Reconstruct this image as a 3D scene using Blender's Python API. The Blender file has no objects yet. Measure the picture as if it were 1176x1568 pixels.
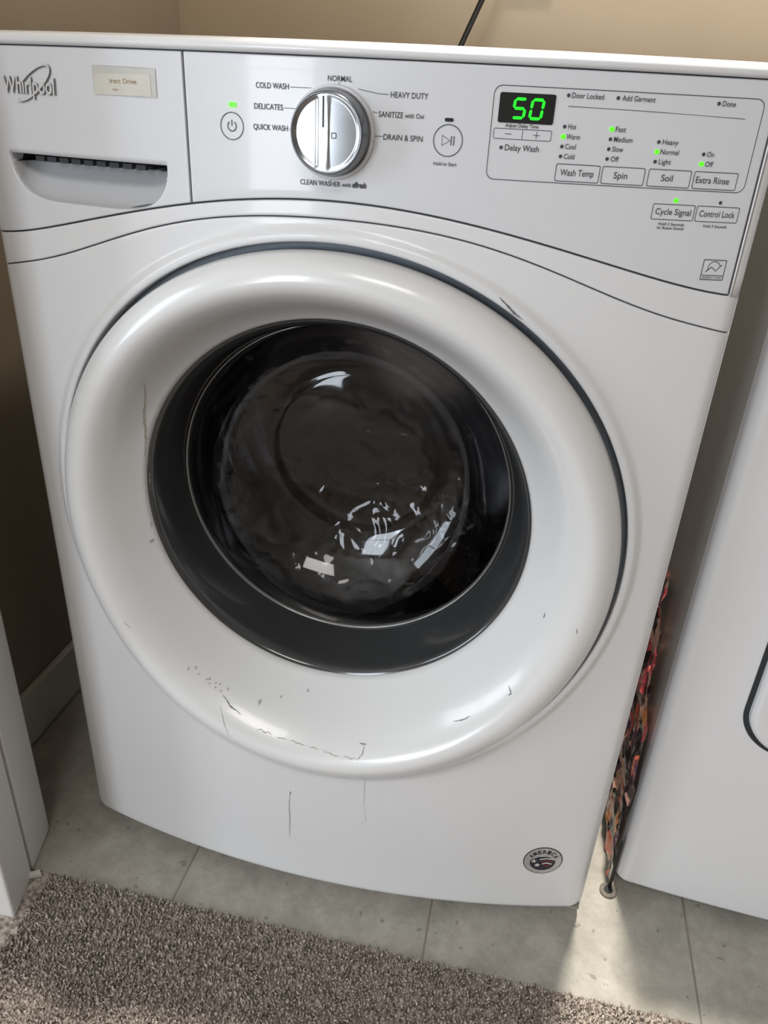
import bpy, math, random
import numpy as np
from mathutils import Vector, noise
random.seed(3); rng=np.random.default_rng(5)
sc=bpy.context.scene
W=.343

# ------------------------------------------------------------ helpers
def lin(c):
    return tuple(((v/255)/12.92 if v/255<=.04045 else ((v/255+.055)/1.055)**2.4) for v in c)
def mat(name,col,rough=.5,metal=0.,var=0.,vscale=20,bump=0.,bscale=200,emit=0,coat=0.,ior=1.5,col2=None):
    m=bpy.data.materials.new(name); m.use_nodes=True; nt=m.node_tree; b=nt.nodes['Principled BSDF']
    c=lin(col); b.inputs['Base Color'].default_value=(*c,1)
    b.inputs['Roughness'].default_value=rough; b.inputs['Metallic'].default_value=metal
    b.inputs['IOR'].default_value=ior
    if coat: b.inputs['Coat Weight'].default_value=coat; b.inputs['Coat Roughness'].default_value=.06
    tc=nt.nodes.new('ShaderNodeTexCoord')
    if var or col2:
        n=nt.nodes.new('ShaderNodeTexNoise'); n.inputs['Scale'].default_value=vscale; n.inputs['Detail'].default_value=6
        nt.links.new(tc.outputs['Object'],n.inputs['Vector'])
        r=nt.nodes.new('ShaderNodeValToRGB')
        c2=lin(col2) if col2 else tuple(max(0,v*(1-var)) for v in c)
        r.color_ramp.elements[0].color=(*c2,1); r.color_ramp.elements[1].color=(*c,1)
        r.color_ramp.elements[0].position=.35; r.color_ramp.elements[1].position=.65
        nt.links.new(n.outputs['Fac'],r.inputs[0]); nt.links.new(r.outputs[0],b.inputs['Base Color'])
    if bump:
        n=nt.nodes.new('ShaderNodeTexNoise'); n.inputs['Scale'].default_value=bscale; n.inputs['Detail'].default_value=3
        nt.links.new(tc.outputs['Object'],n.inputs['Vector'])
        bp=nt.nodes.new('ShaderNodeBump'); bp.inputs['Strength'].default_value=bump; bp.inputs['Distance'].default_value=.001
        nt.links.new(n.outputs['Fac'],bp.inputs['Height']); nt.links.new(bp.outputs[0],b.inputs['Normal'])
    if emit:
        b.inputs['Emission Color'].default_value=(*c,1); b.inputs['Emission Strength'].default_value=emit
    return m
def empty(name,loc=(0,0,0)):
    e=bpy.data.objects.new(name,None); e.location=loc; sc.collection.objects.link(e); return e
def mesh(name,V,F,m,parent=None,smooth=True,mats=None,midx=None):
    me=bpy.data.meshes.new(name); me.from_pydata([tuple(v) for v in V],[],F); me.update()
    for q in (mats or [m]): me.materials.append(q)
    if smooth: me.polygons.foreach_set('use_smooth',[True]*len(me.polygons))
    if midx is not None: me.polygons.foreach_set('material_index',midx)
    o=bpy.data.objects.new(name,me); sc.collection.objects.link(o)
    if parent: o.parent=parent
    return o
def box(name,a,b,m,parent=None,bev=0,seg=3):
    x0,y0,z0=a; x1,y1,z1=b
    V=[(x0,y0,z0),(x1,y0,z0),(x1,y1,z0),(x0,y1,z0),(x0,y0,z1),(x1,y0,z1),(x1,y1,z1),(x0,y1,z1)]
    F=[(0,3,2,1),(4,5,6,7),(0,1,5,4),(1,2,6,5),(2,3,7,6),(3,0,4,7)]
    o=mesh(name,V,F,m,parent,smooth=False)
    if bev:
        md=o.modifiers.new('b','BEVEL'); md.width=bev; md.segments=seg; md.limit_method='ANGLE'
    return o
def prism(name,plan,z0,z1,m,parent=None,bev=0):
    n=len(plan); V=[(x,y,z0) for x,y in plan]+[(x,y,z1) for x,y in plan]
    F=[tuple(range(n))[::-1],tuple(range(n,2*n))]+[(i,(i+1)%n,n+(i+1)%n,n+i) for i in range(n)]
    o=mesh(name,V,F,m,parent,smooth=False)
    if bev:
        md=o.modifiers.new('b','BEVEL'); md.width=bev; md.segments=3; md.limit_method='ANGLE'
    return o
def bow(x): return .045*max(0.,1-(x/W)**2)
def smooth(t): t=min(1,max(0,t)); return t*t*(3-2*t)
def dep(d,r):
    if r<=0 or d>=r: return 0.
    d=max(d,0); return r-math.sqrt(max(0,r*r-(r-d)**2))
def edgepos(a,b,ra,rb,n):
    A=[a+ra*t for t in ((0,.03,.12,.28,.5,.75,1) if ra>0 else (0,))]
    B=[b-rb*t for t in ((1,.75,.5,.28,.12,.03,0) if rb>0 else (0,))]
    mid=list(np.linspace(A[-1],B[0],n))[1:-1]
    return A+mid+B
def patch(name,x0,x1,zlo,zhi,rad,m,parent,yf,nx=80,nz=12,back=.01,extra=None,zbreak=None,darkf=None,mats=None):
    rl,rr,rb,rt=rad
    X=edgepos(x0,x1,rl,rr,nx); V=[]
    for x in X:
        a=zlo(x); b=zhi(x)
        if zbreak: Z=edgepos(a,zbreak,rb,0,nz)+edgepos(zbreak+.0002,b,0,rt,20)
        else: Z=edgepos(a,b,rb,rt,nz)
        for z in Z:
            d=dep(x-x0,rl)+dep(x1-x,rr)+dep(z-a,rb)+dep(b-z,rt)
            V.append((x,yf(x)+d+(extra(x,z) if extra else 0),z))
    nZ=len(Z); nX=len(X); F=[];mi=[]
    for i in range(nX-1):
        for j in range(nZ-1):
            a=i*nZ+j; F.append((a,a+nZ,a+nZ+1,a+1))
            k=0
            if darkf:
                xc_=(V[a][0]+V[a+nZ][0])/2; zc_=(V[a][2]+V[a+1][2])/2
                k=1 if darkf(xc_,zc_) else 0
            mi.append(k)
    bord=[i*nZ for i in range(nX)]+[(nX-1)*nZ+j for j in range(1,nZ)]+[i*nZ+nZ-1 for i in range(nX-2,-1,-1)]+[j for j in range(nZ-2,0,-1)]
    base=len(V)
    for q in bord:
        v=V[q]; V.append((v[0],v[1]+back,v[2]))
    n=len(bord)
    for i in range(n):
        F.append((bord[i],base+i,base+(i+1)%n,bord[(i+1)%n])); mi.append(0)
    o=mesh(name,V,F,m,parent,mats=mats,midx=mi if mats else None)
    o.data.polygons.foreach_set('use_smooth',[k<len(F)-n for k in range(len(F))])
    return o
def revolve(name,prof,cx,cz,m,parent,N=192,yw=None,sh=None):
    V=[];F=[]
    for i,(r,y) in enumerate(prof):
        dx,dz=sh(r,y) if sh else (0,0)
        for k in range(N):
            t=2*math.pi*k/N; x=r*math.cos(t)+dx; z=r*math.sin(t)+dz
            V.append((cx+x,y+(yw(cx+x,r) if yw else 0),cz+z))
    for i in range(len(prof)-1):
        for k in range(N):
            k2=(k+1)%N; F.append((i*N+k,i*N+k2,(i+1)*N+k2,(i+1)*N+k))
    return mesh(name,V,F,m,parent)
def catmull(P,n=6):
    P=[P[0]]+list(P)+[P[-1]]; out=[]
    for i in range(1,len(P)-2):
        p0,p1,p2,p3=[np.array(P[j]) for j in (i-1,i,i+1,i+2)]
        for k in range(n):
            t=k/n; out.append(tuple(.5*((2*p1)+(-p0+p2)*t+(2*p0-5*p1+4*p2-p3)*t*t+(-p0+3*p1-3*p2+p3)*t**3)))
    out.append(tuple(P[-2])); return out
def ribbon(name,pts,w,m,parent,yf,off=.0005,closed=False,taper=False):
    P=[np.array(p,float) for p in pts]; n=len(P); V=[];F=[]
    for i in range(n):
        a=P[(i-1)%n] if (closed or i>0) else P[i]; b=P[(i+1)%n] if (closed or i<n-1) else P[i]
        t=b-a; t/=np.linalg.norm(t)+1e-12; nn=np.array([-t[1],t[0]])*w/2
        if taper: nn=nn*(.25+.75*math.sin(math.pi*(i+.3)/(n-.4)))*(.6+.8*((i*37)%11)/11)
        for s in (1,-1):
            q=P[i]+s*nn; V.append((q[0],yf(q[0],q[1])-off,q[1]))
    for i in range(n if closed else n-1):
        j=(i+1)%n; F.append((2*i,2*i+1,2*j+1,2*j))
    return mesh(name,V,F,m,parent)
def rrect(x0,z0,x1,z1,r,n=6):
    out=[]
    for cx,cz,a in [(x1-r,z0+r,-90),(x1-r,z1-r,0),(x0+r,z1-r,90),(x0+r,z0+r,180)]:
        for k in range(n+1):
            t=math.radians(a+90*k/n); out.append((cx+r*math.cos(t),cz+r*math.sin(t)))
    res=[]
    for i in range(len(out)):
        a=out[i]; b=out[(i+1)%len(out)]; res.append(a)
        L=math.dist(a,b)
        if L>.012:
            k=max(2,int(L/.006))
            for j in range(1,k): res.append((a[0]+(b[0]-a[0])*j/k,a[1]+(b[1]-a[1])*j/k))
    return res
def rotpt(P,c,a):
    ca,sa=math.cos(a),math.sin(a); return [(c[0]+(x-c[0])*ca-(z-c[1])*sa,c[1]+(x-c[0])*sa+(z-c[1])*ca) for x,z in P]

# ------------------------------------------------------------ materials
M_white=mat('white_enamel',(208,208,210),.32,coat=.20,var=.02,vscale=3)
M_cons=mat('console_plastic',(201,202,206),.32,coat=.22,var=.02,vscale=3)
M_door=mat('door_plastic',(209,209,210),.25,coat=.22,var=.02,vscale=3)
M_dark=mat('seam_dark',(72,78,86),.7,var=.2)
M_slot=mat('slot_shadow',(34,38,44),.6,var=.2)
M_black=mat('black_plastic',(14,14,15),.35,var=.2)
M_print=mat('grey_print',(58,60,66),.6,var=.1,vscale=300)
M_chrome=mat('knob_metal',(156,159,164),.22,metal=1,var=.06,vscale=60)
M_chromeD=mat('knob_side_metal',(112,114,118),.22,metal=1,var=.1)
M_gask=mat('rubber_gasket',(96,104,114),.6,var=.2,vscale=15)
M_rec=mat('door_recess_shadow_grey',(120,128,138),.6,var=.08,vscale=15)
M_green=mat('green_led',(70,225,20),.4,emit=1.6)
M_green2=mat('green_digits',(20,245,30),.4,emit=1.5)
M_wall=mat('wall_paint_beige',(180,165,144),.85,var=.04,vscale=6,bump=.15,bscale=250)
M_wallL=mat('wall_paint_taupe',(156,146,132),.85,var=.04,vscale=6,bump=.15,bscale=250)  # beige wall again, with the left side's shadow darkened into the colour
M_hall=mat('hall_wall_paint',(192,186,176),.85,var=.04,vscale=6)
M_trim=mat('trim_paint',(208,206,202),.4,var=.04,vscale=5)
M_ceil=mat('ceiling_paint',(226,223,217),.9,var=.03)
M_sheet=mat('galvanised_panel',(150,148,144),.45,metal=.3,var=.1)
M_side=mat('dryer_side_paint',(162,158,153),.32,var=.05,vscale=4,coat=.2)  # dryer body, greyer than its white front

# ------------------------------------------------------------ seams
def fit(P,deg):
    P=np.array(P); c=np.polyfit(P[:,0]**2,P[:,1],deg); return lambda x:float(np.polyval(c,x*x))
seam1=fit([(0,.8645),(.054,.8628),(.10,.857),(.134,.8515),(.18,.8425),(.214,.8345),(.28,.8195),(.332,.811),(.343,.8105)],4)
seam2=fit([(0,.8515),(.06,.849),(.11,.8425),(.162,.831),(.205,.817),(.246,.803),(.30,.788),(.343,.779)],4)
CZ=.534

washer=empty('washing_machine')
yb=lambda x:-bow(x)
def rr_sdf(x,z):
    r=.016; hx=W-r; qx=abs(x)-hx; qz=(.02+r)-z
    return -(math.hypot(max(qx,0),max(qz,0))+min(max(qx,qz),0)-r)
def inside(x,z): return rr_sdf(x,z)>=0 and z<=seam2(x)-.0008 and abs(x)<=W
R0=.2985
def ledge(r): return .0050*(1-smooth((r-.304)/.009))
angs=list(np.linspace(0,2*math.pi,480,endpoint=False))
for s in (1,-1):
    for e in (-.0003,.0003): angs.append(math.atan2(seam2(W)-.0008-CZ+e,s*W)%(2*math.pi))
angs=sorted(angs)
S_edge=[0,.0003,.001,.0025,.005,.008,.011,.014]
V=[];F=[]
for a in angs:
    c,s=math.cos(a),math.sin(a); lo,hi=.25,.75
    for _ in range(40):
        m_=(lo+hi)/2
        if inside(m_*c,CZ+m_*s): lo=m_
        else: hi=m_
    L=lo; ein=[0,.0004,.0012,.0025,.004]
    k=min(1,(L-R0)/.0195)
    rin=[R0+e*k for e in ein]; rout=[L-e*k for e in S_edge][::-1]
    r1=rin[-1]; r2=rout[0]
    mid=[r1+(r2-r1)*(t**1.6) for t in np.linspace(0,1,22)][1:-1]
    rs=rin+mid+rout; nR=len(rs)
    for r in rs:
        x=r*c; z=CZ+r*s
        d=dep(rr_sdf(x,z),.012)+dep(r-R0,.003)+dep(seam2(x)-.0008-z,.0012)
        V.append((x,-bow(x)-ledge(r)+d,z))
n=len(angs)
for i in range(n):
    j=(i+1)%n
    for k in range(nR-1): F.append((i*nR+k,j*nR+k,j*nR+k+1,i*nR+k+1))
b0=len(V)
for i in range(n):
    v=V[i*nR+nR-1]; V.append((v[0],v[1]+(.03 if v[2]<seam2(v[0])-.002 else .01),v[2]))
    v=V[i*nR]; V.append((v[0],v[1]+.03,v[2]))
for i in range(n):
    j=(i+1)%n
    F.append((i*nR+nR-1,j*nR+nR-1,b0+2*j,b0+2*i)); F.append((i*nR,b0+2*i+1,b0+2*j+1,j*nR))
o=mesh('front_panel',V,F,M_white,washer)
o.data.polygons.foreach_set('use_smooth',[k<n*(nR-1) for k in range(len(F))])
patch('top_band',-W,W,lambda x:seam2(x)+.0002,lambda x:seam1(x)-.0007,(.012,.012,.0016,.0012),M_white,washer,yb,nx=120)
patch('control_panel',-.1192,.3318,lambda x:seam1(x)+.0007,lambda x:.9655,(.0012,.0012,.0012,.0012),M_cons,washer,yb,nx=90)
patch('side_strip',.3332,W,lambda x:seam1(x)-.0007,lambda x:.9655,(0.001,.009,0,.0012),M_white,washer,yb,nx=4)
xc=-.2245; hw=.0835; ZT=.882
def zb(x):
    s=min(1,abs(x-xc)/hw); return ZT-.0385*math.sqrt(max(0,1-s**5))
def pocket(x,z):
    if abs(x-xc)>=hw or z>ZT: return 0
    b=zb(x)
    if z<=b: return 0
    t=(z-b)/.0385
    d=.042*min(1,t)**.62
    e=min(1,(hw-abs(x-xc))/.005)
    if z>ZT-.0070: d+=.015
    return d*e**.5
patch('detergent_drawer',-W,-.1208,lambda x:seam1(x)+.0007,lambda x:.9655,(.011,.0012,.0012,.0012),M_cons,washer,yb,nx=190,nz=64,extra=pocket,zbreak=ZT,
      darkf=lambda x,z:abs(x-xc)<hw-.001 and ZT-.0070<z<ZT+.0002,mats=[M_cons,M_slot])
for i in range(9):
    x=xc-.058+i*.0135
    box('grip_rib_%d'%i,(x,-bow(x)+.006,.8762),(x+.0085,-bow(x)+.012,.8805),M_slot,washer)
def zstrip(name,zf,x0,x1,hh=.004):
    patch(name,x0,x1,lambda x:zf(x)-hh,lambda x:zf(x)+hh,(0,0,0,0),M_dark,washer,lambda x:-bow(x)+.005,nx=60,nz=3,back=.002)
zstrip('seam_back_a',seam1,-W+.004,W-.004); zstrip('seam_back_b',seam2,-W+.004,W-.004)
zstrip('seam_back_c',lambda x:.966,-W+.004,W-.004,.003)
patch('seam_back_d',-.126,-.114,lambda x:.85,lambda x:.966,(0,0,0,0),M_dark,washer,lambda x:-bow(x)+.006,nx=5,nz=3,back=.002)
patch('seam_back_e',.329,.336,lambda x:.81,lambda x:.966,(0,0,0,0),M_dark,washer,lambda x:-bow(x)+.006,nx=5,nz=3,back=.002)
prof=[(.004,.9662),(-.001,.9664),(-.0033,.9675),(-.0042,.9695),(-.0038,.9720),(-.002,.9745),(.003,.9762),(.012,.9770),(.03,.9770)]
prof=catmull(prof,3); XS=list(np.linspace(-W-.001,W+.001,90)); V=[];F=[]
for x in XS:
    for dy,z in prof: V.append((x,-bow(x)+dy,z))
    V.append((x,.68,.9770)); V.append((x,.70,.974)); V.append((x,.70,.966))
nP=len(prof)+3
for i in range(len(XS)-1):
    for k in range(nP-1): F.append((i*nP+k,(i+1)*nP+k,(i+1)*nP+k+1,i*nP+k+1))
F.append(tuple(range(nP))); F.append(tuple(range((len(XS)-1)*nP,len(XS)*nP))[::-1])
mesh('lid',V,F,M_white,washer)
def slab(name,a,b,m): return box(name,a,b,m,washer)
slab('side_left',(-W,.008,.02),(-W+.002,.70,.966),M_white)
slab('side_right',(W-.002,.008,.02),(W,.70,.966),M_white)
slab('cabinet_back',(-W+.002,.698,.02),(W-.002,.70,.966),M_sheet)
slab('cabinet_base',(-W+.002,.0,.021),(W-.002,.698,.024),M_sheet)
for i,(x,y) in enumerate(((-.29,.06),(.29,.06),(-.29,.64),(.29,.64))):
    V=[];F=[];N=20
    for z,r in ((0,.022),(.006,.022),(.008,.010),(.022,.010)):
        for k in range(N): V.append((x+r*math.cos(2*math.pi*k/N),y+r*math.sin(2*math.pi*k/N),z))
    for q in range(3):
        for k in range(N): F.append((q*N+k,q*N+(k+1)%N,(q+1)*N+(k+1)%N,(q+1)*N+k))
    F.append(tuple(range(N))[::-1])
    mesh('foot_%d'%i,V,F,M_black,washer)

# ---- door: fat ring, the window seat sits slightly high/left of the ring centre
def wgt(r): return smooth((r-.205)/(.272-.205))
def shf(r): k=1-smooth((r-.210)/.062); return (-.005*k,.011*k)
yw=lambda x,r:-bow(x)*wgt(r)
ringc=[(.270,.020),(.288,.012),(.2925,-.002),(.2925,-.010),(.2905,-.018),(.286,-.0245),(.279,-.029),(.270,-.0310),(.260,-.0300),(.250,-.0262),(.240,-.0200),(.231,-.0125),(.223,-.0055),(.217,.000),(.2125,.0045),(.2105,.010),(.2105,.020)]
ringp=catmull(ringc,4)
revolve('door_ring',ringp,0,CZ,M_door,washer,N=256,yw=yw,sh=lambda r,y:shf(r))
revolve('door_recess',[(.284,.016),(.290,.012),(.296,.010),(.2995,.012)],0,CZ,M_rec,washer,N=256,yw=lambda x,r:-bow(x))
_rr=[a for a,b in ringc[2:-1]][::-1]; _hh=[b for a,b in ringc[2:-1]][::-1]
def yring(x,z):
    r=math.hypot(x,z-CZ)
    for _ in range(3):
        dx,dz=shf(r); r=math.hypot(x-dx,z-CZ-dz)
    if r<.2925: return float(np.interp(r,_rr,_hh))-bow(x)*wgt(r)
    return -bow(x)-ledge(r)
def glassmat(name,tint,gl_rough,ior,extra=0.,bump=0.):
    m=bpy.data.materials.new(name); m.use_nodes=True; nt=m.node_tree; nt.nodes.clear()
    out=nt.nodes.new('ShaderNodeOutputMaterial'); mx=nt.nodes.new('ShaderNodeMixShader')
    tr=nt.nodes.new('ShaderNodeBsdfTransparent'); tr.inputs[0].default_value=(*tint,1)
    gl=nt.nodes.new('ShaderNodeBsdfGlossy'); gl.inputs['Roughness'].default_value=gl_rough; gl.inputs[0].default_value=(.85,.86,.88,1)
    fr=nt.nodes.new('ShaderNodeFresnel'); fr.inputs['IOR'].default_value=ior
    nz=nt.nodes.new('ShaderNodeTexNoise'); nz.inputs['Scale'].default_value=7
    ma=nt.nodes.new('ShaderNodeMath'); ma.operation='MULTIPLY_ADD'; ma.inputs[1].default_value=.01; ma.inputs[2].default_value=extra
    ad=nt.nodes.new('ShaderNodeMath'); ad.operation='ADD'; ad.use_clamp=True
    nt.links.new(nz.outputs['Fac'],ma.inputs[0]); nt.links.new(fr.outputs[0],ad.inputs[0]); nt.links.new(ma.outputs[0],ad.inputs[1])
    nt.links.new(ad.outputs[0],mx.inputs[0]); nt.links.new(tr.outputs[0],mx.inputs[1]); nt.links.new(gl.outputs[0],mx.inputs[2])
    nt.links.new(mx.outputs[0],out.inputs[0])
    if bump:
        tc=nt.nodes.new('ShaderNodeTexCoord'); n2=nt.nodes.new('ShaderNodeTexNoise'); n2.inputs['Scale'].default_value=26; n2.inputs['Detail'].default_value=1.5; n2.inputs['Distortion'].default_value=.8
        nt.links.new(tc.outputs['Object'],n2.inputs['Vector'])
        bp=nt.nodes.new('ShaderNodeBump'); bp.inputs['Strength'].default_value=bump; bp.inputs['Distance'].default_value=.01
        nt.links.new(n2.outputs['Fac'],bp.inputs['Height']); nt.links.new(bp.outputs[0],gl.inputs['Normal'])
    return m
M_bowl=glassmat('bowl_glass',(.72,.71,.71),.045,1.42,.0)
M_bowl2=glassmat('bowl_glass_outer',(.80,.80,.80),.06,1.5,.01,.55)
M_band=mat('window_surround',(50,51,52),.16,var=.12,vscale=8,coat=.5)
def shb(r,y):
    k=smooth((y-.01)/.14); return (-.005-.006*k,.011+.016*k)
revolve('window_surround',catmull([(.2105,.008),(.206,.012),(.200,.026),(.194,.046),(.189,.066)],5),0,CZ,M_band,washer,sh=shb)
revolve('window_bead',[(.189,.065),(.1882,.0635),(.1868,.064),(.186,.068)],0,CZ,mat('bead_metal',(130,130,130),.25,metal=.8,var=.1),washer,sh=shb)
bowlp=catmull([(.1865,.067),(.180,.082),(.170,.099),(.155,.116),(.138,.129),(.120,.138),(.108,.142),(.101,.1415),(.094,.140),(.060,.136),(.03,.134),(.0002,.1335)],6)
revolve('glass_bowl',bowlp,0,CZ,M_bowl,washer,sh=shb)
revolve('glass_bowl_outer',[(r*1.0,y+.006) for r,y in catmull([(.1865,.070),(.176,.094),(.158,.118),(.135,.136),(.10,.150),(.06,.158),(.0002,.161)],6)],0,CZ,M_bowl2,washer,sh=shb)
revolve('gasket',catmull([(.30,.000),(.298,.022),(.280,.034),(.24,.05),(.215,.07),(.20,.09),(.205,.11)],4),0,CZ,M_gask,washer)
revolve('boot_lip',catmull([(.207,.105),(.199,.112),(.196,.120),(.199,.128),(.207,.132)],5),0,CZ+.004,mat('boot_rubber',(52,54,56),.4,var=.2,coat=.3),washer)
m=mat('drum_steel',(170,173,180),.20,metal=1,var=.1,vscale=12)
revolve('drum',catmull([(.20,.10),(.235,.11),(.25,.14),(.25,.20),(.25,.26),(.25,.38),(.235,.42),(.15,.44),(.0002,.44)],4),0,CZ,m,washer,N=128)
for j,y in enumerate((.175,.30,.37)):
    revolve('drum_rib_%d'%j,catmull([(.2505,y-.006),(.2465,y-.003),(.2455,y),(.2465,y+.003),(.2505,y+.006)],3),0,CZ,m,washer,N=128)
V=[];F=[]
for y in np.arange(.15,.41,.022):
    for k in range(56):
        a=2*math.pi*(k+(.5 if int(y*1000/22)%2 else 0))/56; b=len(V)
        for t in np.linspace(0,2*math.pi,7)[:-1]:
            aa=a+.0028*math.cos(t)/.25; r=.2492; V.append((r*math.cos(aa),y+.0028*math.sin(t),CZ+r*math.sin(aa)))
        F.append(tuple(range(b,b+6)))
mesh('drum_holes',V,F,M_black,washer,smooth=False)
for i,a in enumerate((50,170,290)):
    V=[];F=[];c=math.radians(a); n_=14
    for j in range(n_+1):
        y=.13+.25*j/n_
        for u,h in ((-.035,.0),(-.018,.030),(0,.042),(.018,.030),(.035,0)):
            ang=c+u/.25; hh=h*math.sin(math.pi*min(1,max(0,(j+.6)/(n_+1.2))))**.4
            r=.251-hh; V.append((r*math.cos(ang),y,CZ+r*math.sin(ang)))
    for j in range(n_):
        for k in range(4): F.append((j*5+k,(j+1)*5+k,(j+1)*5+k+1,j*5+k+1))
    mesh('drum_baffle_%d'%i,V,F,M_chromeD,washer)
m=bpy.data.materials.new('mixed_fabric'); m.use_nodes=True; nt=m.node_tree; b=nt.nodes['Principled BSDF']; b.inputs['Roughness'].default_value=.5
tc=nt.nodes.new('ShaderNodeTexCoord'); vo=nt.nodes.new('ShaderNodeTexNoise'); vo.inputs['Scale'].default_value=5; vo.inputs['Detail'].default_value=1
r=nt.nodes.new('ShaderNodeValToRGB'); e=r.color_ramp
e.elements[0].position=.40; e.elements[0].color=(*lin((18,18,21)),1); e.elements[1].position=.55; e.elements[1].color=(*lin((74,46,40)),1)
for p_,c_ in ((.48,(24,23,25)),(.62,(26,25,27)),(.72,(70,69,70))):
    q=e.elements.new(p_); q.color=(*lin(c_),1)
nt.links.new(tc.outputs['Object'],vo.inputs['Vector']); nt.links.new(vo.outputs['Fac'],r.inputs[0]); nt.links.new(r.outputs[0],b.inputs['Base Color'])
V=[];F=[];nu,nv=90,70
for i in range(nu+1):
    for j in range(nv+1):
        u=-1+2*i/nu; v=j/nv; y=.17+.24*v
        x=-.03+u*.175
        base=CZ-math.sqrt(max(0,.245**2-x*x))
        n1=noise.fractal(Vector((x*9,y*9,1.3)),1.,2.,4); n2=abs(noise.noise(Vector((x*22,y*16,4))))
        z=base+(1-u**4)*(.08+.07*math.sin(v*2.6)+.055*n1-.035*n2)+.004
        V.append((x,y,max(z,base+.002)))
for i in range(nu):
    for j in range(nv):
        a=i*(nv+1)+j; F.append((a,a+nv+1,a+nv+2,a+1))
mesh('laundry_heap',V,F,m,washer)

# ---- wear marks on the door and front panel
M_scr=mat('scratch_grey',(172,172,174),.6,var=.3,vscale=400)
M_scr2=mat('scratch_dark',(108,110,115),.6,var=.3,vscale=400)
M_scr3=mat('scuff_brown',(180,172,160),.7,var=.2,vscale=300)
def mark(pts,w,m,jit=.0005,step=.002):
    P=[]; sd=random.random()*50; k0=0
    for i in range(len(pts)-1):
        a=np.array(pts[i]);b=np.array(pts[i+1]);k=max(3,int(np.linalg.norm(b-a)/step))
        for j in range(k):
            q=a+(b-a)*j/k; k0+=1
            P.append((q[0]+jit*2.2*noise.noise(Vector((k0*.45,sd,0))),q[1]+jit*2.2*noise.noise(Vector((k0*.45,sd,9)))))
    P.append(tuple(pts[-1])); ribbon('wear_mark',P,w,m,washer,yring,.0005,taper=True)
def fleck(x,z,r,m=None):
    k=9; P=[(x+r*(.6+random.random()*.6)*math.cos(t),z+r*(.6+random.random()*.6)*math.sin(t)) for t in np.linspace(0,2*math.pi,k,endpoint=False)]
    mesh('wear_fleck',[(a,yring(a,b_)-.0005,b_) for a,b_ in P],[tuple(range(k))],m or M_scr2,washer)
mark([(-.116,.314),(-.112,.306),(-.108,.298),(-.098,.280)],.0007,M_scr)
for a,b_ in (((-.070,.293),(-.052,.289)),((-.046,.2885),(-.034,.286)),((-.030,.2855),(-.012,.2835)),((-.006,.283),(.004,.2825)),((.010,.282),(.030,.280)),((.034,.281),(.050,.282))): mark([a,b_],.0010,M_scr3,.0008)
mark([(.051,.281),(.056,.288),(.057,.296)],.0008,M_scr2,.0004); mark([(.050,.295),(.059,.2965)],.0009,M_scr2,.0003)
mark([(-.037,.180),(-.038,.160),(-.0375,.136),(-.038,.100)],.0013,M_scr,.0005); mark([(-.036,.182),(-.0365,.176)],.0013,M_scr2,.0002)
mark([(.057,.268),(.058,.252),(.0565,.215),(.057,.175)],.0005,M_scr,.0004); mark([(.057,.175),(.061,.160),(.055,.150),(.050,.148)],.0004,M_scr,.0005)
mark([(-.1885,.682),(-.203,.640),(-.212,.588),(-.2145,.540),(-.2135,.500)],.0018,M_scr3,.0003); fleck(-.2125,.486,.0022,M_scr)
mark([(.152,.345),(.163,.352),(.170,.358)],.0008,M_scr2,.0004)
for i in range(16):
    t=random.random(); fleck(-.161+.050*t+random.uniform(-.003,.003),.351-.028*t+random.uniform(-.003,.003),random.uniform(.0006,.0012),M_scr)
mark([(-.116,.322),(-.103,.311),(-.091,.305)],.0009,M_scr2,.0005)
mark([(.148,.8005),(.160,.790),(.169,.7835)],.0016,M_scr2,.0002)
fleck(-.074,.313,.0020,M_scr); fleck(-.052,.316,.0012,M_scr); fleck(-.023,.321,.0012,M_scr)
mark([(.205,.404),(.209,.398),(.206,.395)],.0012,M_scr2,.0004); mark([(.261,.492),(.262,.486)],.0010,M_scr2,.0002); mark([(.230,.492),(.229,.486)],.0009,M_scr2,.0002)
mark([(-.228,.407),(-.220,.400)],.0009,M_scr)

# ---- knob
KX,KZ=.0048,.9145
ky=-bow(KX)
revolve('knob_skirt',catmull([(.0336,.001),(.0336,-.002),(.0330,-.0035),(.0318,-.004),(.0305,-.003)],3),KX,KZ,M_cons,washer,N=96,yw=lambda x,r:ky)
revolve('knob_body',catmull([(.0305,-.001),(.0303,-.008),(.0292,-.017),(.0285,-.0198),(.0278,-.0210),(.0266,-.0208)],3),KX,KZ,M_chromeD,washer,N=96,yw=lambda x,r:ky)
V=[];F=[];N=128
rs=np.linspace(.0267,0.0002,60)
for r in rs:
    for k in range(N):
        t=2*math.pi*k/N; x=r*math.cos(t); z=r*math.sin(t)
        if x<-.0052: d=-.0010*smooth((-.0052-x)/.004)-.9*(x+.0052)**2*2
        elif x<.0016: d=0.
        else: d=-.0003*smooth((x-.0016)/.0012)-1.2*(x-.0016)**2
        h=.0208+d*smooth((.0267-r)/.003)
        V.append((KX+x,ky-h,KZ+z))
for i in range(len(rs)-1):
    for k in range(N): F.append((i*N+k,i*N+(k+1)%N,(i+1)*N+(k+1)%N,(i+1)*N+k))
mesh('knob_face',V,F,M_chrome,washer)
yk=lambda x,z:ky-.0208
ribbon('knob_pointer',[(KX-.0022,KZ+.004),(KX-.0022,KZ+.0250)],.0012,M_slot,washer,yk,.0004)
ribbon('knob_icon',rrect(KX+.0045,KZ-.003,KX+.0080,KZ+.0005,.0004,2),.0006,M_slot,washer,lambda x,z:ky-.0203,.0004,True)

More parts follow.
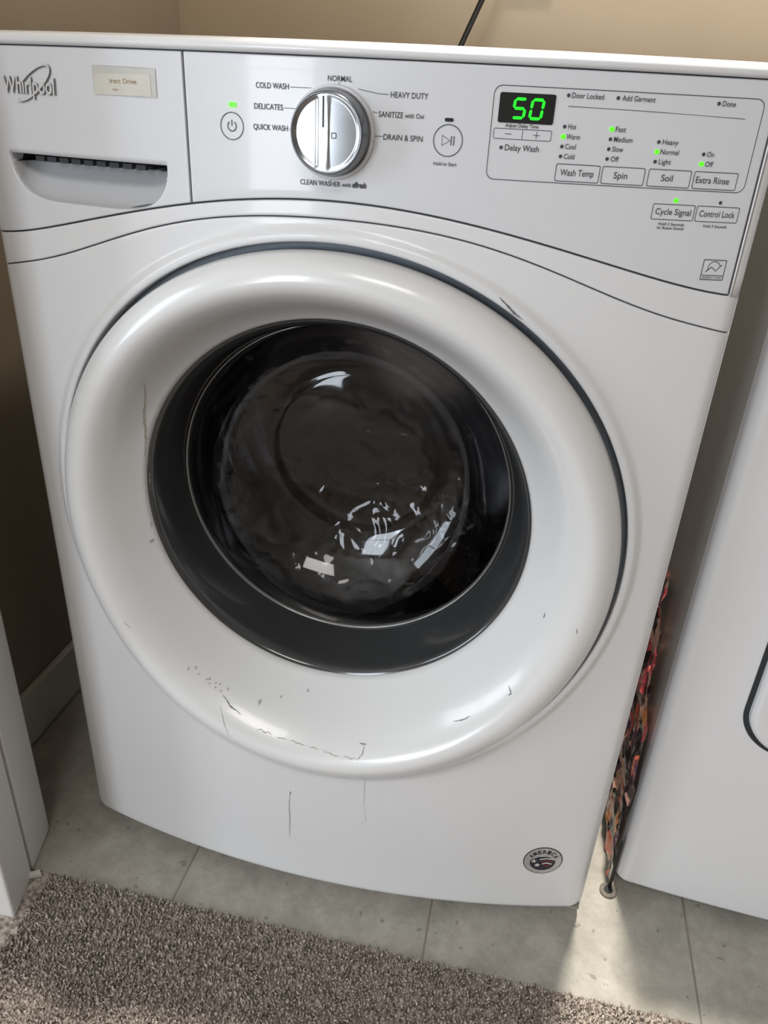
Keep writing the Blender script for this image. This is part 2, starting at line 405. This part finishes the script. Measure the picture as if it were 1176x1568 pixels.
# ---- console print
ys=lambda x,z:-bow(x)
def txt(body,x0,x1,z,h,m=M_print,yoff=.0006,bold=0.,shear=0):
    cu=bpy.data.curves.new('label_'+body[:12].replace(' ','_').lower(),'FONT'); cu.body=body; cu.size=h/.70
    cu.align_y='CENTER'; cu.align_x='CENTER'; cu.offset=bold; cu.shear=shear; cu.resolution_u=3
    cu.materials.append(m); o=bpy.data.objects.new(cu.name,cu); sc.collection.objects.link(o)
    bpy.context.view_layer.update(); w=o.dimensions.x or 1
    o.scale=((x1-x0)/w,1,1); xm=(x0+x1)/2
    o.rotation_euler=(math.pi/2,0,math.atan(2*.045*xm/W**2)); o.location=(xm,-bow(xm)-yoff,z)
    o.parent=washer; return o
for t,a,b_,z,h in [('COLD WASH',-.058,-.031,.9445,.0040),('DELICATES',-.060,-.036,.9300,.0040),('QUICK WASH',-.061,-.032,.9155,.0040),
 ('NORMAL',.000,.019,.9515,.0038),('HEAVY DUTY',.049,.0775,.9427,.0040),('SANITIZE',.0405,.0595,.9292,.0040),('with Oxi',.0610,.0755,.9292,.0033),
 ('DRAIN & SPIN',.045,.0755,.9138,.0040),('CLEAN WASHER',-.022,.0115,.8776,.0038),('with',.0128,.0205,.8776,.0030),('affresh',.0215,.033,.8780,.0040),
 ('Hold to Start',.085,.103,.8975,.0026),('Adjust Delay Time',.137,.162,.9267,.0024),('Delay Wash',.1385,.1642,.9115,.0042),
 ('Door Locked',.1830,.2065,.9486,.0036),('Add Garment',.2195,.2440,.9486,.0036),('Done',.2925,.3025,.9486,.0036),
 ('Hot',.1835,.1895,.9280,.0036),('Warm',.1835,.1935,.9212,.0036),('Cool',.1835,.1915,.9145,.0036),('Cold',.1835,.1915,.9077,.0036),
 ('Fast',.2185,.2262,.9280,.0036),('Medium',.2185,.2325,.9212,.0036),('Slow',.2185,.2268,.9145,.0036),('Off',.2185,.2245,.9077,.0036),
 ('Heavy',.2545,.2665,.9212,.0036),('Normal',.2545,.2685,.9145,.0036),('Light',.2545,.2638,.9077,.0036),
 ('On',.2895,.2948,.9145,.0036),('Off',.2895,.2955,.9077,.0036),
 ('Wash Temp',.1825,.2080,.8965,.0046),('Spin',.2230,.2335,.8965,.0046),('Soil',.2590,.2680,.8965,.0046),('Extra Rinse',.2850,.3110,.8965,.0046),
 ('Cycle Signal',.2595,.2875,.8726,.0046),('Control Lock',.2932,.3215,.8726,.0046),
 ('Hold 3 Seconds',.2635,.2840,.8637,.0021),('for Button Sounds',.2630,.2845,.8608,.0021),('Hold 3 Seconds',.2985,.3175,.8637,.0021)]:
    txt(t,a,b_,z,h,bold=.00022 if t=='affresh' else .00003)
def ln(pts,w=.0004,name='print_line'): ribbon(name,pts,w,M_print,washer,ys,.0005)
ln([(-.030,.9445),(-.013,.9445)]); ln([(-.035,.9300),(-.026,.9300)]); ln([(-.031,.9155),(-.0285,.914)])
ln([(.009,.9492),(.0088,.9480)]); ln([(.024,.9455),(.040,.9430),(.048,.9430)]); ln([(.036,.9308),(.0395,.9300)]); ln([(.038,.9142),(.0445,.9142)])
ln([(.0035,.8808),(.0035,.8795)]); ln([(.1815,.9415),(.24,.941),(.3115,.9395)],.0004)
def frame(x0,z0,x1,z1,r,w=.0004,name='button_outline'): ribbon(name,rrect(x0,z0,x1,z1,r),w,M_print,washer,ys,.0005,True)
frame(.1265,.8890,.3235,.9530,.006,.0005,'display_frame')
frame(.129,.9175,.172,.9245,.0012); ln([(.1505,.9178),(.1505,.9242)])
ln([(.1375,.921),(.1425,.921)]); ln([(.1585,.921),(.1635,.921)]); ln([(.161,.9185),(.161,.9235)])
for a in ((.1790,.8905,.2120,.9025),(.2140,.8905,.2460,.9025),(.2490,.8905,.2810,.9025),(.2835,.8905,.3165,.9025),(.2572,.8670,.2895,.8782),(.2912,.8670,.3240,.8782)): frame(*a,.0012,.0005)
def disc(x,z,r,m,off=.0006,sx=1):
    P=[(x+sx*r*math.cos(t),z+r*math.sin(t)) for t in np.linspace(0,2*math.pi,20,endpoint=False)]
    mesh('indicator',[(a,-bow(a)-off,b_) for a,b_ in P],[tuple(range(20))],m,washer,smooth=False)
for x,z in [(.1357,.9115),(.1807,.9486),(.2167,.9486),(.2900,.9486),(.1810,.9280),(.1810,.9145),(.1810,.9077),(.2160,.9212),(.2160,.9145),(.2160,.9077),(.2520,.9212),(.2520,.9077),(.2870,.9145),(.3080,.8812)]:
    disc(x,z,.0013,M_print)
for x,z in [(.1810,.9212),(.2160,.9280),(.2520,.9145),(.2870,.9077),(.2738,.8812)]: disc(x,z,.0016,M_green,sx=1.15)
def rpoly(name,x0,z0,x1,z1,r,m,off):
    P=rrect(x0,z0,x1,z1,r); mesh(name,[(a,-bow(a)-off,b_) for a,b_ in P],[tuple(range(len(P)))],m,washer,smooth=False)
rpoly('power_led',-.0815,.9285,-.0750,.9320,.001,M_green,.0008)
rpoly('start_led',.0915,.9270,.0980,.9294,.001,M_black,.0008)
def circ(cx,cz,r,w=.0006,n=48,a0=0,a1=360):
    P=[(cx+r*math.cos(math.radians(t)),cz+r*math.sin(math.radians(t))) for t in np.linspace(a0,a1,n,endpoint=(a1-a0)<360)]
    ribbon('button_ring',P,w,M_print,washer,ys,.0006,a1-a0>=360)
circ(-.0795,.9150,.0098); circ(-.0795,.9150,.0036,.0007,30,-235,55); ln([(-.0795,.9150),(-.0795,.9195)],.0007)
circ(.0950,.9140,.0110)
ribbon('play_icon',[(.0905,.9175),(.0905,.9105),(.0965,.9140)],.0006,M_print,washer,ys,.0006,True)
ln([(.0975,.9172),(.0975,.9108)],.0007); ln([(.0995,.9172),(.0995,.9108)],.0007)
rpoly('display_window',.1310,.9285,.1720,.9485,.0015,M_black,.0007)
def seg(cx,cz,w,h,on,t=.0019,sl=.10):
    g=.0003
    L={'a':[(-w/2,h/2),(w/2,h/2)],'g':[(-w/2,0),(w/2,0)],'d':[(-w/2,-h/2),(w/2,-h/2)],
       'f':[(-w/2,h/2),(-w/2,0)],'b':[(w/2,h/2),(w/2,0)],'e':[(-w/2,0),(-w/2,-h/2)],'c':[(w/2,0),(w/2,-h/2)]}
    for k in on:
        (x0,z0),(x1,z1)=L[k]; d=np.array([x1-x0,z1-z0]); d/=np.linalg.norm(d)
        p0=np.array([x0,z0])+d*(g+t/2); p1=np.array([x1,z1])-d*(g+t/2); nn=np.array([-d[1],d[0]])*t/2
        poly=[p0-d*t/2,p0+nn,p1+nn,p1+d*t/2,p1-nn,p0-nn]
        P=[(cx+q[0]+q[1]*sl,cz+q[1]) for q in poly]
        mesh('digit_segment',[(a,-bow(a)-.0012,b_) for a,b_ in P],[tuple(range(6))],M_green2,washer,smooth=False)
seg(.1462,.9383,.0082,.0125,'afgcd'); seg(.1590,.9383,.0082,.0125,'abcdef')
frame(.3060,.8230,.3240,.8385,.0005,.0006,'energy_label'); circ(.3150,.8325,.0048,.0005,24,20,200)
ln([(.3065,.8265),(.3235,.8265)],.0005); txt('ENERGY STAR',.3072,.3228,.8247,.0018); ln([(.309,.829),(.313,.833),(.317,.830),(.321,.835)],.0007)
M_stick=mat('faded_sticker',(182,181,176),.35,var=.08,vscale=90)
P=rotpt(rrect(-.2050,.9320,-.1450,.9530,.0008),(-.175,.9425),-.01)
mesh('sticker',[(a,-bow(a)-.0006,b_) for a,b_ in P],[tuple(range(len(P)))],M_stick,washer,smooth=False)
P=rotpt(rrect(-.2040,.9325,-.1500,.9480,.0008),(-.175,.9425),.015)
mesh('sticker_residue',[(a,-bow(a)-.0008,b_) for a,b_ in P],[tuple(range(len(P)))],mat('sticker_paper',(194,191,181),.4,var=.08,vscale=60),washer,smooth=False)
M_tan=mat('faded_print',(165,135,100),.6,var=.2,vscale=200)
txt('irect Drive',-.1885,-.163,.9425,.0038,M_tan,.0011); txt('tm',-.1865,-.181,.9365,.0018,M_tan,.0011)
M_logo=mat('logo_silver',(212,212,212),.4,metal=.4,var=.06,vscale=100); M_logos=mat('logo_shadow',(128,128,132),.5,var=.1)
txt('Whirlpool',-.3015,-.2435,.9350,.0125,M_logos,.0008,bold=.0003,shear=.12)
txt('Whirlpool',-.3022,-.2442,.9356,.0125,M_logo,.0018,bold=.0003,shear=.12)
sw=[(-.268+.020*math.cos(t)*1.0,.938+.0085*math.sin(t)+.55*.020*math.cos(t)) for t in np.linspace(-2.9,2.2,40)]
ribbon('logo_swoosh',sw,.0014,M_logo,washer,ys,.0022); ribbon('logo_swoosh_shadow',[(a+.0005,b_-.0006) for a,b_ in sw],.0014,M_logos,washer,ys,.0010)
bx,bz=.2815,.1165
def bdisc(r,m,off,name):
    P=[(bx+r*math.cos(t),bz+r*math.sin(t)) for t in np.linspace(0,2*math.pi,48,endpoint=False)]
    mesh(name,[(a,-bow(a)-off,b_) for a,b_ in P],[tuple(range(48))],m,washer,smooth=False)
bdisc(.0240,M_slot,.0005,'badge_rim'); bdisc(.0228,mat('badge_silver',(190,190,190),.35,metal=.5,var=.2,vscale=300),.0008,'badge_face')
M_red=mat('badge_red',(120,28,34),.4,var=.1); M_navy=mat('badge_navy',(22,26,44),.4,var=.1)
for i,ch in enumerate('AMERICA'):
    t=math.radians(150-20*i); cx_,cz_=bx+.0170*math.cos(t),bz+.0160*math.sin(t)
    o=txt(ch,cx_-.0022,cx_+.0022,cz_,.0060,M_navy,.0012,bold=.0002)
    o.rotation_euler=(o.rotation_euler[0],(math.pi/2-t),o.rotation_euler[2])
P=[(bx-.0155,bz+.001)]+[(bx+.0155*math.cos(t),bz-.002+.0150*math.sin(t)) for t in np.linspace(math.pi,2*math.pi,24)]+[(bx+.0155,bz+.001),(bx+.006,bz+.007),(bx-.006,bz+.007)]
mesh('badge_shield',[(a,-bow(a)-.0010,b_) for a,b_ in P],[tuple(range(len(P)))],M_navy,washer,smooth=False)
for i,zz in enumerate((.003,-.001,-.005,-.009)):
    ribbon('badge_stripe',[(bx-.004+.002*i,bz+zz),(bx+.005,bz+zz+.0018),(bx+.0145-.0015*i,bz+zz)],.0020,M_logo if i%2==0 else M_red,washer,ys,.0013)
for q in ((-.011,.000),(-.006,-.007)):
    c_=(bx+q[0],bz+q[1]); P=[(c_[0]+(.0044 if k%2==0 else .0018)*math.cos(math.pi/2+k*math.pi/5),c_[1]+(.0044 if k%2==0 else .0018)*math.sin(math.pi/2+k*math.pi/5)) for k in range(10)]
    mesh('badge_star',[(a,-bow(a)-.0015,b_) for a,b_ in P],[tuple(range(10))],M_logo,washer,smooth=False)

# ------------------------------------------------------------ dryer
dryer=empty('tumble_dryer')
DX0,DX1,DY=.393,1.079,.056; DC=(DX0+DX1)/2
yd=lambda x:DY-.02*max(0,1-((x-DC)/W)**2)
patch('dryer_front',DX0,DX1,lambda x:.02,lambda x:.966,(.014,.014,.010,.002),M_white,dryer,yd,nx=60,nz=20,back=.012)
box('dryer_body',(DX0+.0010,DY+.028,.02),(DX1-.0006,.72,.966),M_side,dryer,bev=.002)
box('dryer_lid',(DX0,DY-.012,.9665),(DX1,.72,.979),M_white,dryer,bev=.005)
box('dryer_side_seam',(DX0+.0030,DY+.020,.021),(DX1-.003,DY+.030,.965),M_slot,dryer)
P=rrect(.4745,.300,.998,.790,.055,n=14)
ribbon('dryer_door_gap',P,.006,M_slot,dryer,lambda x,z:yd(x),.0008,True)
V=[];F=[]; ins=[0,.0008,.003,.006]; hh=[0,-.006,-.0095,-.011]
base=rrect(.4775,.303,.995,.787,.052,n=14); nn_=len(base)
for i_,h in zip(ins,hh):
    for a,b_ in base:
        cx_,cz_=.736,.545; a2=a+(i_ if a<cx_ else -i_); b2=b_+(i_ if b_<cz_ else -i_)
        V.append((a2,yd(a2)+h,b2))
for i in range(3):
    for k in range(nn_): F.append((i*nn_+k,i*nn_+(k+1)%nn_,(i+1)*nn_+(k+1)%nn_,(i+1)*nn_+k))
F.append(tuple(range(3*nn_,4*nn_)))
mesh('dryer_door',V,F,M_white,dryer,smooth=False)
for i,(x,y) in enumerate(((.43,.11),(1.03,.11),(.43,.66),(1.03,.66))):
    box('dryer_foot_%d'%i,(x-.02,y-.02,0),(x+.02,y+.02,.021),M_black,dryer,bev=.004)
gapfoot=empty('levelling_foot')
def rod(name,p,r,z0,z1,m,par,N=20):
    V=[(p[0]+r*math.cos(2*math.pi*k/N),p[1]+r*math.sin(2*math.pi*k/N),z) for z in (z0,z1) for k in range(N)]
    F=[(k,(k+1)%N,N+(k+1)%N,N+k) for k in range(N)]+[tuple(range(N))[::-1],tuple(range(N,2*N))]
    return mesh(name,V,F,m,par,smooth=False)
rod('foot_pad',(.3850,.053),.0115,0,.004,mat('foot_metal',(130,125,115),.5,metal=.5,var=.4,vscale=200),gapfoot,28)
rod('foot_pad_centre',(.3850,.053),.006,.004,.0055,M_slot,gapfoot,28)
rod('foot_stem',(.3865,.058),.0024,.004,.095,M_black,gapfoot)  # thin upright black rod above the pad
m=bpy.data.materials.new('crinkled_print_film'); m.use_nodes=True; nt=m.node_tree; b=nt.nodes['Principled BSDF']; b.inputs['Roughness'].default_value=.22
tc=nt.nodes.new('ShaderNodeTexCoord'); mp=nt.nodes.new('ShaderNodeMapping'); mp.inputs['Scale'].default_value=(1,1,.62); mp.inputs['Rotation'].default_value=(.5,0,0)
vo=nt.nodes.new('ShaderNodeTexVoronoi'); vo.inputs['Scale'].default_value=52; vo.inputs['Randomness'].default_value=1
wn=nt.nodes.new('ShaderNodeTexNoise'); wn.inputs['Scale'].default_value=40
av=nt.nodes.new('ShaderNodeVectorMath'); av.operation='MULTIPLY_ADD'; av.inputs[1].default_value=(.03,.03,.03)
sep=nt.nodes.new('ShaderNodeSeparateColor')
r=nt.nodes.new('ShaderNodeValToRGB'); e=r.color_ramp; e.interpolation='CONSTANT'
e.elements[0].position=0; e.elements[0].color=(*lin((34,28,30)),1); e.elements[1].position=.9; e.elements[1].color=(*lin((60,44,52)),1)
for p_,c_ in ((.2,(226,120,92)),(.32,(92,82,84)),(.44,(240,190,168)),(.54,(46,38,44)),(.64,(216,96,104)),(.72,(150,134,124)),(.80,(250,160,84)),(.85,(120,84,110))):
    q=e.elements.new(p_); q.color=(*lin(c_),1)
nt.links.new(tc.outputs['Object'],mp.inputs[0]); nt.links.new(tc.outputs['Object'],wn.inputs['Vector']); nt.links.new(wn.outputs['Color'],av.inputs[0]); nt.links.new(mp.outputs[0],av.inputs[2]); nt.links.new(av.outputs[0],vo.inputs['Vector'])
nt.links.new(vo.outputs['Color'],sep.inputs[0]); nt.links.new(sep.outputs[0],r.inputs[0]); nt.links.new(r.outputs[0],b.inputs['Base Color'])
V=[];F=[];nu,nv=50,100
for i in range(nu+1):
    for j in range(nv+1):
        v=j/nv; z=.004+.43*v*(1-.06*abs(math.sin(i*.35))); y=.073+.17*i/nu+.10*max(0,v-.55)/.45
        q=noise.cell_vector(Vector((y*38+noise.noise(Vector((y*30,z*30,0))),z*30,3)))[0]*.35+noise.fractal(Vector((y*22,z*18,3)),1.,2.,3)
        V.append((.3835+.0070*max(-1,min(1,q)),y,z))
for i in range(nu):
    for j in range(nv):
        a=i*(nv+1)+j; F.append((a,a+nv+1,a+nv+2,a+1))
mesh('crumpled_wrapper',V,F,m,None,smooth=False)

# ------------------------------------------------------------ room
m=bpy.data.materials.new('stone_tile'); m.use_nodes=True; nt=m.node_tree; b=nt.nodes['Principled BSDF']; b.inputs['Roughness'].default_value=.42
tc=nt.nodes.new('ShaderNodeTexCoord'); sep=nt.nodes.new('ShaderNodeSeparateXYZ'); nt.links.new(tc.outputs['Object'],sep.inputs[0])
def grout(sock,off,per,half):
    a=nt.nodes.new('ShaderNodeMath'); a.operation='SUBTRACT'; a.inputs[1].default_value=off; nt.links.new(sock,a.inputs[0])
    p=nt.nodes.new('ShaderNodeMath'); p.operation='PINGPONG'; p.inputs[1].default_value=per/2; nt.links.new(a.outputs[0],p.inputs[0])
    l=nt.nodes.new('ShaderNodeMath'); l.operation='LESS_THAN'; l.inputs[1].default_value=half; nt.links.new(p.outputs[0],l.inputs[0]); return l
g1=grout(sep.outputs[0],-.182,.3335,.0014); g2=grout(sep.outputs[1],.23,.3335,.0014)
mxg=nt.nodes.new('ShaderNodeMath'); mxg.operation='MAXIMUM'; nt.links.new(g1.outputs[0],mxg.inputs[0]); nt.links.new(g2.outputs[0],mxg.inputs[1])
n1=nt.nodes.new('ShaderNodeTexNoise'); n1.inputs['Scale'].default_value=14; n1.inputs['Detail'].default_value=12; n1.inputs['Roughness'].default_value=.78
nt.links.new(tc.outputs['Object'],n1.inputs['Vector'])
r=nt.nodes.new('ShaderNodeValToRGB'); e=r.color_ramp; e.elements[0].position=.3; e.elements[0].color=(*lin((130,127,119)),1); e.elements[1].position=.72; e.elements[1].color=(*lin((180,176,167)),1)
nt.links.new(n1.outputs['Fac'],r.inputs[0])
vs=nt.nodes.new('ShaderNodeTexNoise'); vs.inputs['Scale'].default_value=60; vs.inputs['Detail'].default_value=2; nt.links.new(tc.outputs['Object'],vs.inputs['Vector'])
ls=nt.nodes.new('ShaderNodeMath'); ls.operation='GREATER_THAN'; ls.inputs[1].default_value=.70; nt.links.new(vs.outputs['Fac'],ls.inputs[0])
mh=nt.nodes.new('ShaderNodeMath'); mh.operation='MULTIPLY'; mh.inputs[1].default_value=.45; nt.links.new(ls.outputs[0],mh.inputs[0])
m2=nt.nodes.new('ShaderNodeMix'); m2.data_type='RGBA'; nt.links.new(mh.outputs[0],m2.inputs[0]); nt.links.new(r.outputs[0],m2.inputs[6]); m2.inputs[7].default_value=(*lin((80,76,66)),1)
mc=nt.nodes.new('ShaderNodeMix'); mc.data_type='RGBA'; nt.links.new(mxg.outputs[0],mc.inputs[0]); nt.links.new(m2.outputs[2],mc.inputs[6]); mc.inputs[7].default_value=(*lin((124,119,108)),1)
nt.links.new(mc.outputs[2],b.inputs['Base Color'])
bp=nt.nodes.new('ShaderNodeBump'); bp.inputs['Strength'].default_value=.25; bp.inputs['Distance'].default_value=.001; nt.links.new(n1.outputs['Fac'],bp.inputs['Height']); nt.links.new(bp.outputs[0],b.inputs['Normal'])
box('floor',(-.60,-.1015,-.02),(1.6,.90,0),m)
mc_=bpy.data.materials.new('carpet_pile'); mc_.use_nodes=True; nt=mc_.node_tree; b=nt.nodes['Principled BSDF']; b.inputs['Roughness'].default_value=.95
b.inputs['Specular IOR Level'].default_value=.1
tc=nt.nodes.new('ShaderNodeTexCoord'); n1=nt.nodes.new('ShaderNodeTexNoise'); n1.inputs['Scale'].default_value=160; n1.inputs['Detail'].default_value=2
nt.links.new(tc.outputs['Object'],n1.inputs['Vector']); r=nt.nodes.new('ShaderNodeValToRGB'); e=r.color_ramp
e.elements[0].position=.36; e.elements[0].color=(*lin((116,107,101)),1); e.elements[1].position=.64; e.elements[1].color=(*lin((188,177,168)),1)
nt.links.new(n1.outputs['Fac'],r.inputs[0]); nt.links.new(r.outputs[0],b.inputs['Base Color'])
box('carpet',(-3.0,-4.0,-.02),(3.0,-.1025,.001),mc_)
sp=.0034
xs=np.arange(-.75,.75,sp); yy=np.arange(-.55,-.104,sp); X,Y=np.meshgrid(xs,yy); X=X.ravel()+rng.uniform(-.0018,.0018,X.size); Y=Y.ravel()+rng.uniform(-.0015,.0012,Y.size)
k=~((X<-.352)&(Y>-.21)); X=X[k];Y=Y[k]
n=X.size; H=rng.uniform(.005,.009,n); wd=rng.uniform(.0013,.0022,n); th=rng.uniform(0,2*np.pi,n); la=rng.uniform(0,2*np.pi,n); ll=rng.uniform(.001,.005,n)
co=np.zeros((n,7,3))
for q in range(3):
    a=th+q*2*np.pi/3
    co[:,q,0]=X+wd*np.cos(a); co[:,q,1]=Y+wd*np.sin(a)
    co[:,3+q,0]=X+wd*.95*np.cos(a+.5)+.4*ll*np.cos(la); co[:,3+q,1]=Y+wd*.95*np.sin(a+.5)+.4*ll*np.sin(la); co[:,3+q,2]=H*.7
co[:,6,0]=X+ll*np.cos(la); co[:,6,1]=Y+ll*np.sin(la); co[:,6,2]=H
tri=[]
for q in range(3):
    q2=(q+1)%3; tri+= [(q,q2,3+q2),(q,3+q2,3+q),(3+q,3+q2,6)]
tri=np.array(tri); fi=(np.arange(n)[:,None,None]*7+tri[None]).reshape(-1)
me=bpy.data.meshes.new('carpet_tufts'); me.vertices.add(n*7); me.vertices.foreach_set('co',co.ravel())
nf=n*9; me.loops.add(nf*3); me.loops.foreach_set('vertex_index',fi.astype(np.int32)); me.polygons.add(nf)
me.polygons.foreach_set('loop_start',np.arange(0,nf*3,3,dtype=np.int32)); me.polygons.foreach_set('loop_total',np.full(nf,3,dtype=np.int32))
me.update(calc_edges=True); me.materials.append(mc_); o=bpy.data.objects.new('pile_tufts',me); sc.collection.objects.link(o); o.parent=bpy.data.objects['carpet']

box('wall_left',(-.60,-.03,0),(-.53,.92,2.45),M_wallL)
box('wall_back',(-.53,.85,0),(1.6,.92,2.45),M_wall)
box('wall_right',(1.6,-.10,0),(1.67,.92,2.45),M_wall)
box('baseboard_left',(-.53,-.03,0),(-.517,.85,.095),M_trim,bev=.004)
box('baseboard_back',(-.517,.837,0),(1.6,.85,.095),M_trim,bev=.004)
prism('trim_1',[(-.60,-.103),(-.3815,-.103),(-.399,-.037),(-.60,-.031)],0,2.10,M_trim,bev=.004)
prism('trim_2',[(-.66,-.175),(-.362,-.171),(-.3785,-.109),(-.66,-.106)],0,2.10,M_trim,bev=.004)
box('wall_front',(-3.0,-.165,0),(-.66,-.10,2.45),M_hall)
box('trim_3',(-.60,-.17,2.10),(1.67,-.10,2.18),M_trim)
box('wall_header',(-.66,-.165,2.18),(3.0,-.10,2.45),M_hall)
box('wall_front_b',(1.67,-.165,0),(3.0,-.10,2.45),M_hall)
box('wall_east',(3.0,-4.0,0),(3.07,-.1,2.45),M_hall)
box('wall_south_a',(-3.07,-4.07,0),(-2.05,-4.0,2.45),M_hall); box('wall_south_b',(-1.25,-4.07,0),(3.07,-4.0,2.45),M_hall)
box('wall_south_c',(-2.05,-4.07,0),(-1.25,-4.0,.25),M_hall); box('wall_south_d',(-2.05,-4.07,2.1),(-1.25,-4.0,2.45),M_hall)
box('wall_west_a',(-3.07,-4.0,0),(-3.0,-2.45,2.45),M_hall); box('wall_west_b',(-3.07,-1.55,0),(-3.0,-.1,2.45),M_hall)
box('wall_west_c',(-3.07,-2.45,0),(-3.0,-1.55,.25),M_hall); box('wall_west_d',(-3.07,-2.45,2.1),(-3.0,-1.55,2.45),M_hall)
box('ceiling',(-3.1,-4.1,2.45),(3.1,.95,2.5),M_ceil)
win=empty('window_1')
for i,(a,b_) in enumerate((((-2.1,-4.0,.20),(-1.20,-3.96,.25)),((-2.1,-4.0,2.1),(-1.20,-3.96,2.15)),((-2.1,-4.0,.25),(-2.05,-3.96,2.1)),((-1.25,-4.0,.25),(-1.20,-3.96,2.1)),((-2.05,-4.03,1.16),(-1.25,-3.98,1.20)))):
    box('window_frame_%d'%i,a,b_,M_trim,win,bev=.004)
win=empty('window_2')
for i,(a,b_) in enumerate((((-3.0,-2.50,.20),(-2.96,-1.50,.25)),((-3.0,-2.50,2.1),(-2.96,-1.50,2.15)),((-3.0,-2.50,.25),(-2.96,-2.45,2.1)),((-3.0,-1.55,.25),(-2.96,-1.50,2.1)),((-3.03,-2.45,1.16),(-2.98,-1.55,1.20)))):
    box('window_frame_%d'%i,a,b_,M_trim,win,bev=.004)
def area(name,loc,rot,sx,sy,e,c):
    l=bpy.data.lights.new(name,'AREA'); l.shape='RECTANGLE'; l.size=sx; l.size_y=sy; l.energy=e; l.color=c
    o=bpy.data.objects.new(name,l); o.location=loc; o.rotation_euler=rot; sc.collection.objects.link(o); return o
area('window_daylight',(-1.65,-4.06,1.175),(math.radians(90),0,0),.8,1.85,76,(.86,.93,1))
area('west_window_daylight',(-3.06,-2.0,1.175),(math.radians(90),0,math.radians(-90)),.9,1.85,52,(.84,.92,1))
area('ceiling_lamp',(.2,-2.0,2.42),(0,0,0),.8,.8,26,(1,.97,.92))
l=bpy.data.lights.new('closet_glow','AREA'); l.shape='DISK'; l.size=.16; l.energy=11; l.color=(1,.87,.68)
o=bpy.data.objects.new('closet_glow',l); o.location=(.30,.40,2.40); sc.collection.objects.link(o)
l=bpy.data.lights.new('closet_downlight','SPOT'); l.energy=330; l.color=(1,.94,.84); l.spot_size=math.radians(44); l.spot_blend=.4; l.shadow_soft_size=.035
o=bpy.data.objects.new('closet_downlight',l); o.location=(.383,.25,2.41); sc.collection.objects.link(o)
cu=bpy.data.curves.new('power_cord','CURVE'); cu.dimensions='3D'; cu.bevel_depth=.0046; cu.bevel_resolution=4
s=cu.splines.new('BEZIER'); pts=[(-.075,.78,.86),(-.006,.79,1.029),(.046,.80,1.15),(.115,.82,1.31)]
s.bezier_points.add(3)
for p_,q in zip(s.bezier_points,pts): p_.co=q; p_.handle_left_type=p_.handle_right_type='AUTO'
cu.materials.append(M_black); o=bpy.data.objects.new('power_cord',cu); sc.collection.objects.link(o)
box('outlet_plate',(.060,.842,1.112),(.135,.85,1.23),M_slot,None,bev=.003)
prism('paint_chip',[(-.386,-.118),(-.378,-.121),(-.362,-.112),(-.368,-.107)],.006,.011,M_trim)

w=bpy.data.worlds.new('World'); sc.world=w; w.use_nodes=True; w.node_tree.nodes['Background'].inputs[0].default_value=(.7,.8,1,1); w.node_tree.nodes['Background'].inputs[1].default_value=.4
cd=bpy.data.cameras.new('camera'); cam=bpy.data.objects.new('camera',cd); sc.collection.objects.link(cam)
cam.location=(.1792,-.6889,.9323); cam.rotation_euler=(1.0862,-.0491,.206)
cd.sensor_fit='HORIZONTAL'; cd.sensor_width=36; cd.lens=36*1169.1/1176; cd.clip_start=.01
sc.camera=cam
sc.view_settings.view_transform='Standard'; sc.view_settings.exposure=0.0
